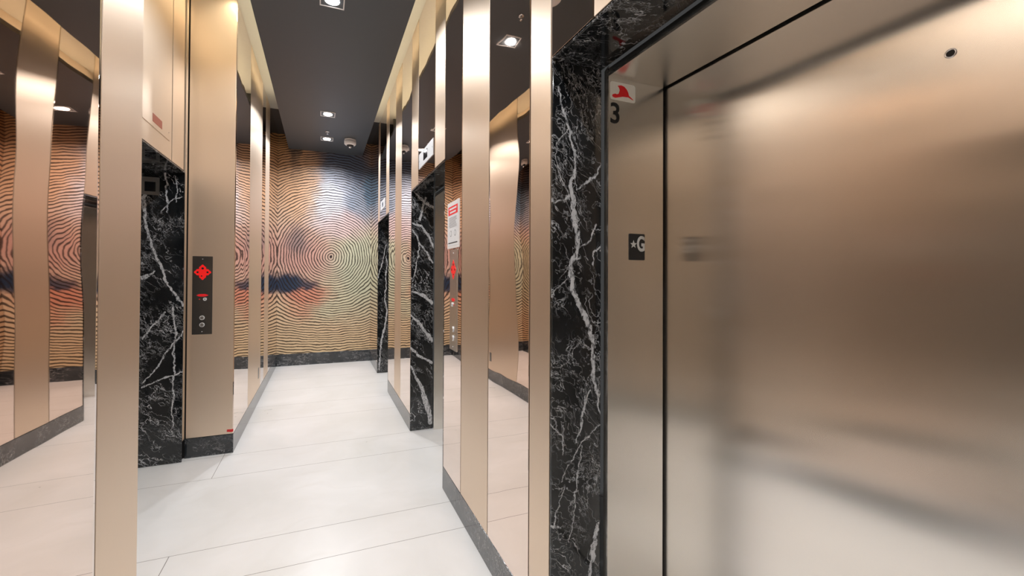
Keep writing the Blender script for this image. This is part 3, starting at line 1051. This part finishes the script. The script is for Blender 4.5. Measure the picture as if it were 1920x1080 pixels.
# ------------------------------------------------------------------ ceiling fittings
def downlight(i, y, label, group=None):
    t = thing('recessed_downlight', label, 'ceiling light', (LX, y, ZC))
    h = 0.085
    bm = bmesh.new()
    o_, i_ = h, h - 0.008
    for a, b_ in (((-o_, -o_), (o_, -i_)), ((-o_, i_), (o_, o_)), ((-o_, -i_), (-i_, i_)), ((i_, -i_), (o_, i_))):
        box(bm, (LX + a[0], y + a[1], ZC - 0.007), (LX + b_[0], y + b_[1], ZC - 0.0005))
    obj('trim', bm, M['white'], t)
    pbox('baffle', (LX - i_, y - i_, ZC - 0.003), (LX + i_, y + i_, ZC - 0.0005), M['ceiling'], t)
    bm = bmesh.new()
    lathe(bm, [(0.050, 0.0), (0.050, -0.004), (0.042, -0.007)], (LX, y, ZC - 0.003), 'z', 32)
    obj('lens', bm, M['lens'], t, True)
    ld = bpy.data.lights.new('downlight_lamp', 'AREA')
    ld.shape = 'DISK'
    ld.size = 0.09
    ld.energy = DOWN_W
    ld.color = (0.93, 0.965, 1.0)
    ld.spread = math.radians(150)
    lo = bpy.data.objects.new('lamp', ld)
    COL.objects.link(lo)
    lo.parent = t
    lo.location = (0, 0, -0.012)
    return t


labs = ['recessed ceiling light closest to the mural', 'recessed ceiling light glaring above the corridor, in front of the mural',
        'recessed ceiling light cut off by the top edge of the photo', 'recessed ceiling light above the viewer',
        'recessed ceiling light behind the viewer']
for i, (y, l) in enumerate(zip(LIGHT_YS, labs)):
    downlight(i, y, l)


def sprinkler(x, y, label):
    t = thing('sprinkler', label, 'sprinkler', (x, y, ZC))
    bm = bmesh.new()
    lathe(bm, [(0.030, -0.0005), (0.029, -0.006), (0.014, -0.008)], (x, y, ZC), 'z', 28)
    obj('escutcheon', bm, M['chrome'], t, True)
    bm = bmesh.new()
    lathe(bm, [(0.007, -0.008), (0.007, -0.03), (0.004, -0.032)], (x, y, ZC), 'z', 14)
    obj('body', bm, M['chrome'], t, True)
    bm = bmesh.new()
    lathe(bm, [(0.014, -0.033), (0.015, -0.0345), (0.003, -0.036)], (x, y, ZC), 'z', 18)
    obj('deflector', bm, M['chrome'], t)


sprinkler(0.058, 6.427, 'small chrome sprinkler between the two far ceiling lights')
sprinkler(0.110, 2.985, 'chrome sprinkler seen only in the right mirror, near the ceiling light')

# camera-like detector near the mural
x, y = 0.372, 6.66
t = thing('ceiling_detector', 'white drum shaped detector with a dark underside hanging near the mural', 'detector', (x, y, ZC))
bm = bmesh.new()
lathe(bm, [(0.078, -0.0005), (0.080, -0.022), (0.076, -0.024), (0.083, -0.026), (0.082, -0.070), (0.070, -0.085), (0.050, -0.088)], (x, y, ZC), 'z', 40)
obj('housing', bm, M['white'], t, True)
bm = bmesh.new()
lathe(bm, [(0.050, -0.086), (0.046, -0.104), (0.030, -0.110)], (x, y, ZC), 'z', 32)
obj('chamber', bm, M['ink'], t, True)
bm = bmesh.new()
lathe(bm, [(0.014, -0.108), (0.015, -0.122), (0.008, -0.130)], (x, y, ZC), 'z', 20)
obj('tip', bm, M['white'], t, True)

x, y = 0.04, 2.70
t = thing('smoke_detector', 'round pinkish white ceiling disc mirrored beside the narrow bronze panel', 'detector', (x, y, ZC))
bm = bmesh.new()
lathe(bm, [(0.100, -0.0005), (0.102, -0.012), (0.095, -0.026), (0.060, -0.034)], (x, y, ZC), 'z', 44)
obj('housing', bm, M['white'], t, True)
bm = bmesh.new()
lathe(bm, [(0.030, -0.034), (0.026, -0.042), (0.010, -0.045)], (x, y, ZC), 'z', 28)
obj('sensor', bm, M['white'], t, True)

# light strips lying on the edges of the dropped ceiling
for x0, x1, y1, lab in ((SL + 0.075, SL + 0.10, 5.90, 'warm light strip hidden in the cove along the left wall'),
                        (SR - 0.090, SR - 0.065, 6.08, 'warm light strip hidden in the cove along the right wall')):
    bm = bmesh.new()
    box(bm, (x0, YE + 0.1, ZC + 0.0385), (x1, y1, ZC + 0.050))
    tag(obj('cove_light', bm, M['cove_led']), lab, 'light strip')

# unseen warm strips added to gild the two left alcoves, over the corridor wall line
for (y0, y1), lab in ((ALC, 'added warm light strip above the left alcove, beyond the top of the photo'),
                      (ALE, 'added warm light strip above the alcove left of the viewer')):
    bm = bmesh.new()
    box(bm, (XL - 0.045, y0 + 0.10, ZU - 0.030), (XL - 0.020, y1 - 0.06, ZU - 0.002))
    tag(obj('cove_light', bm, M['cove_led']), lab, 'light strip')
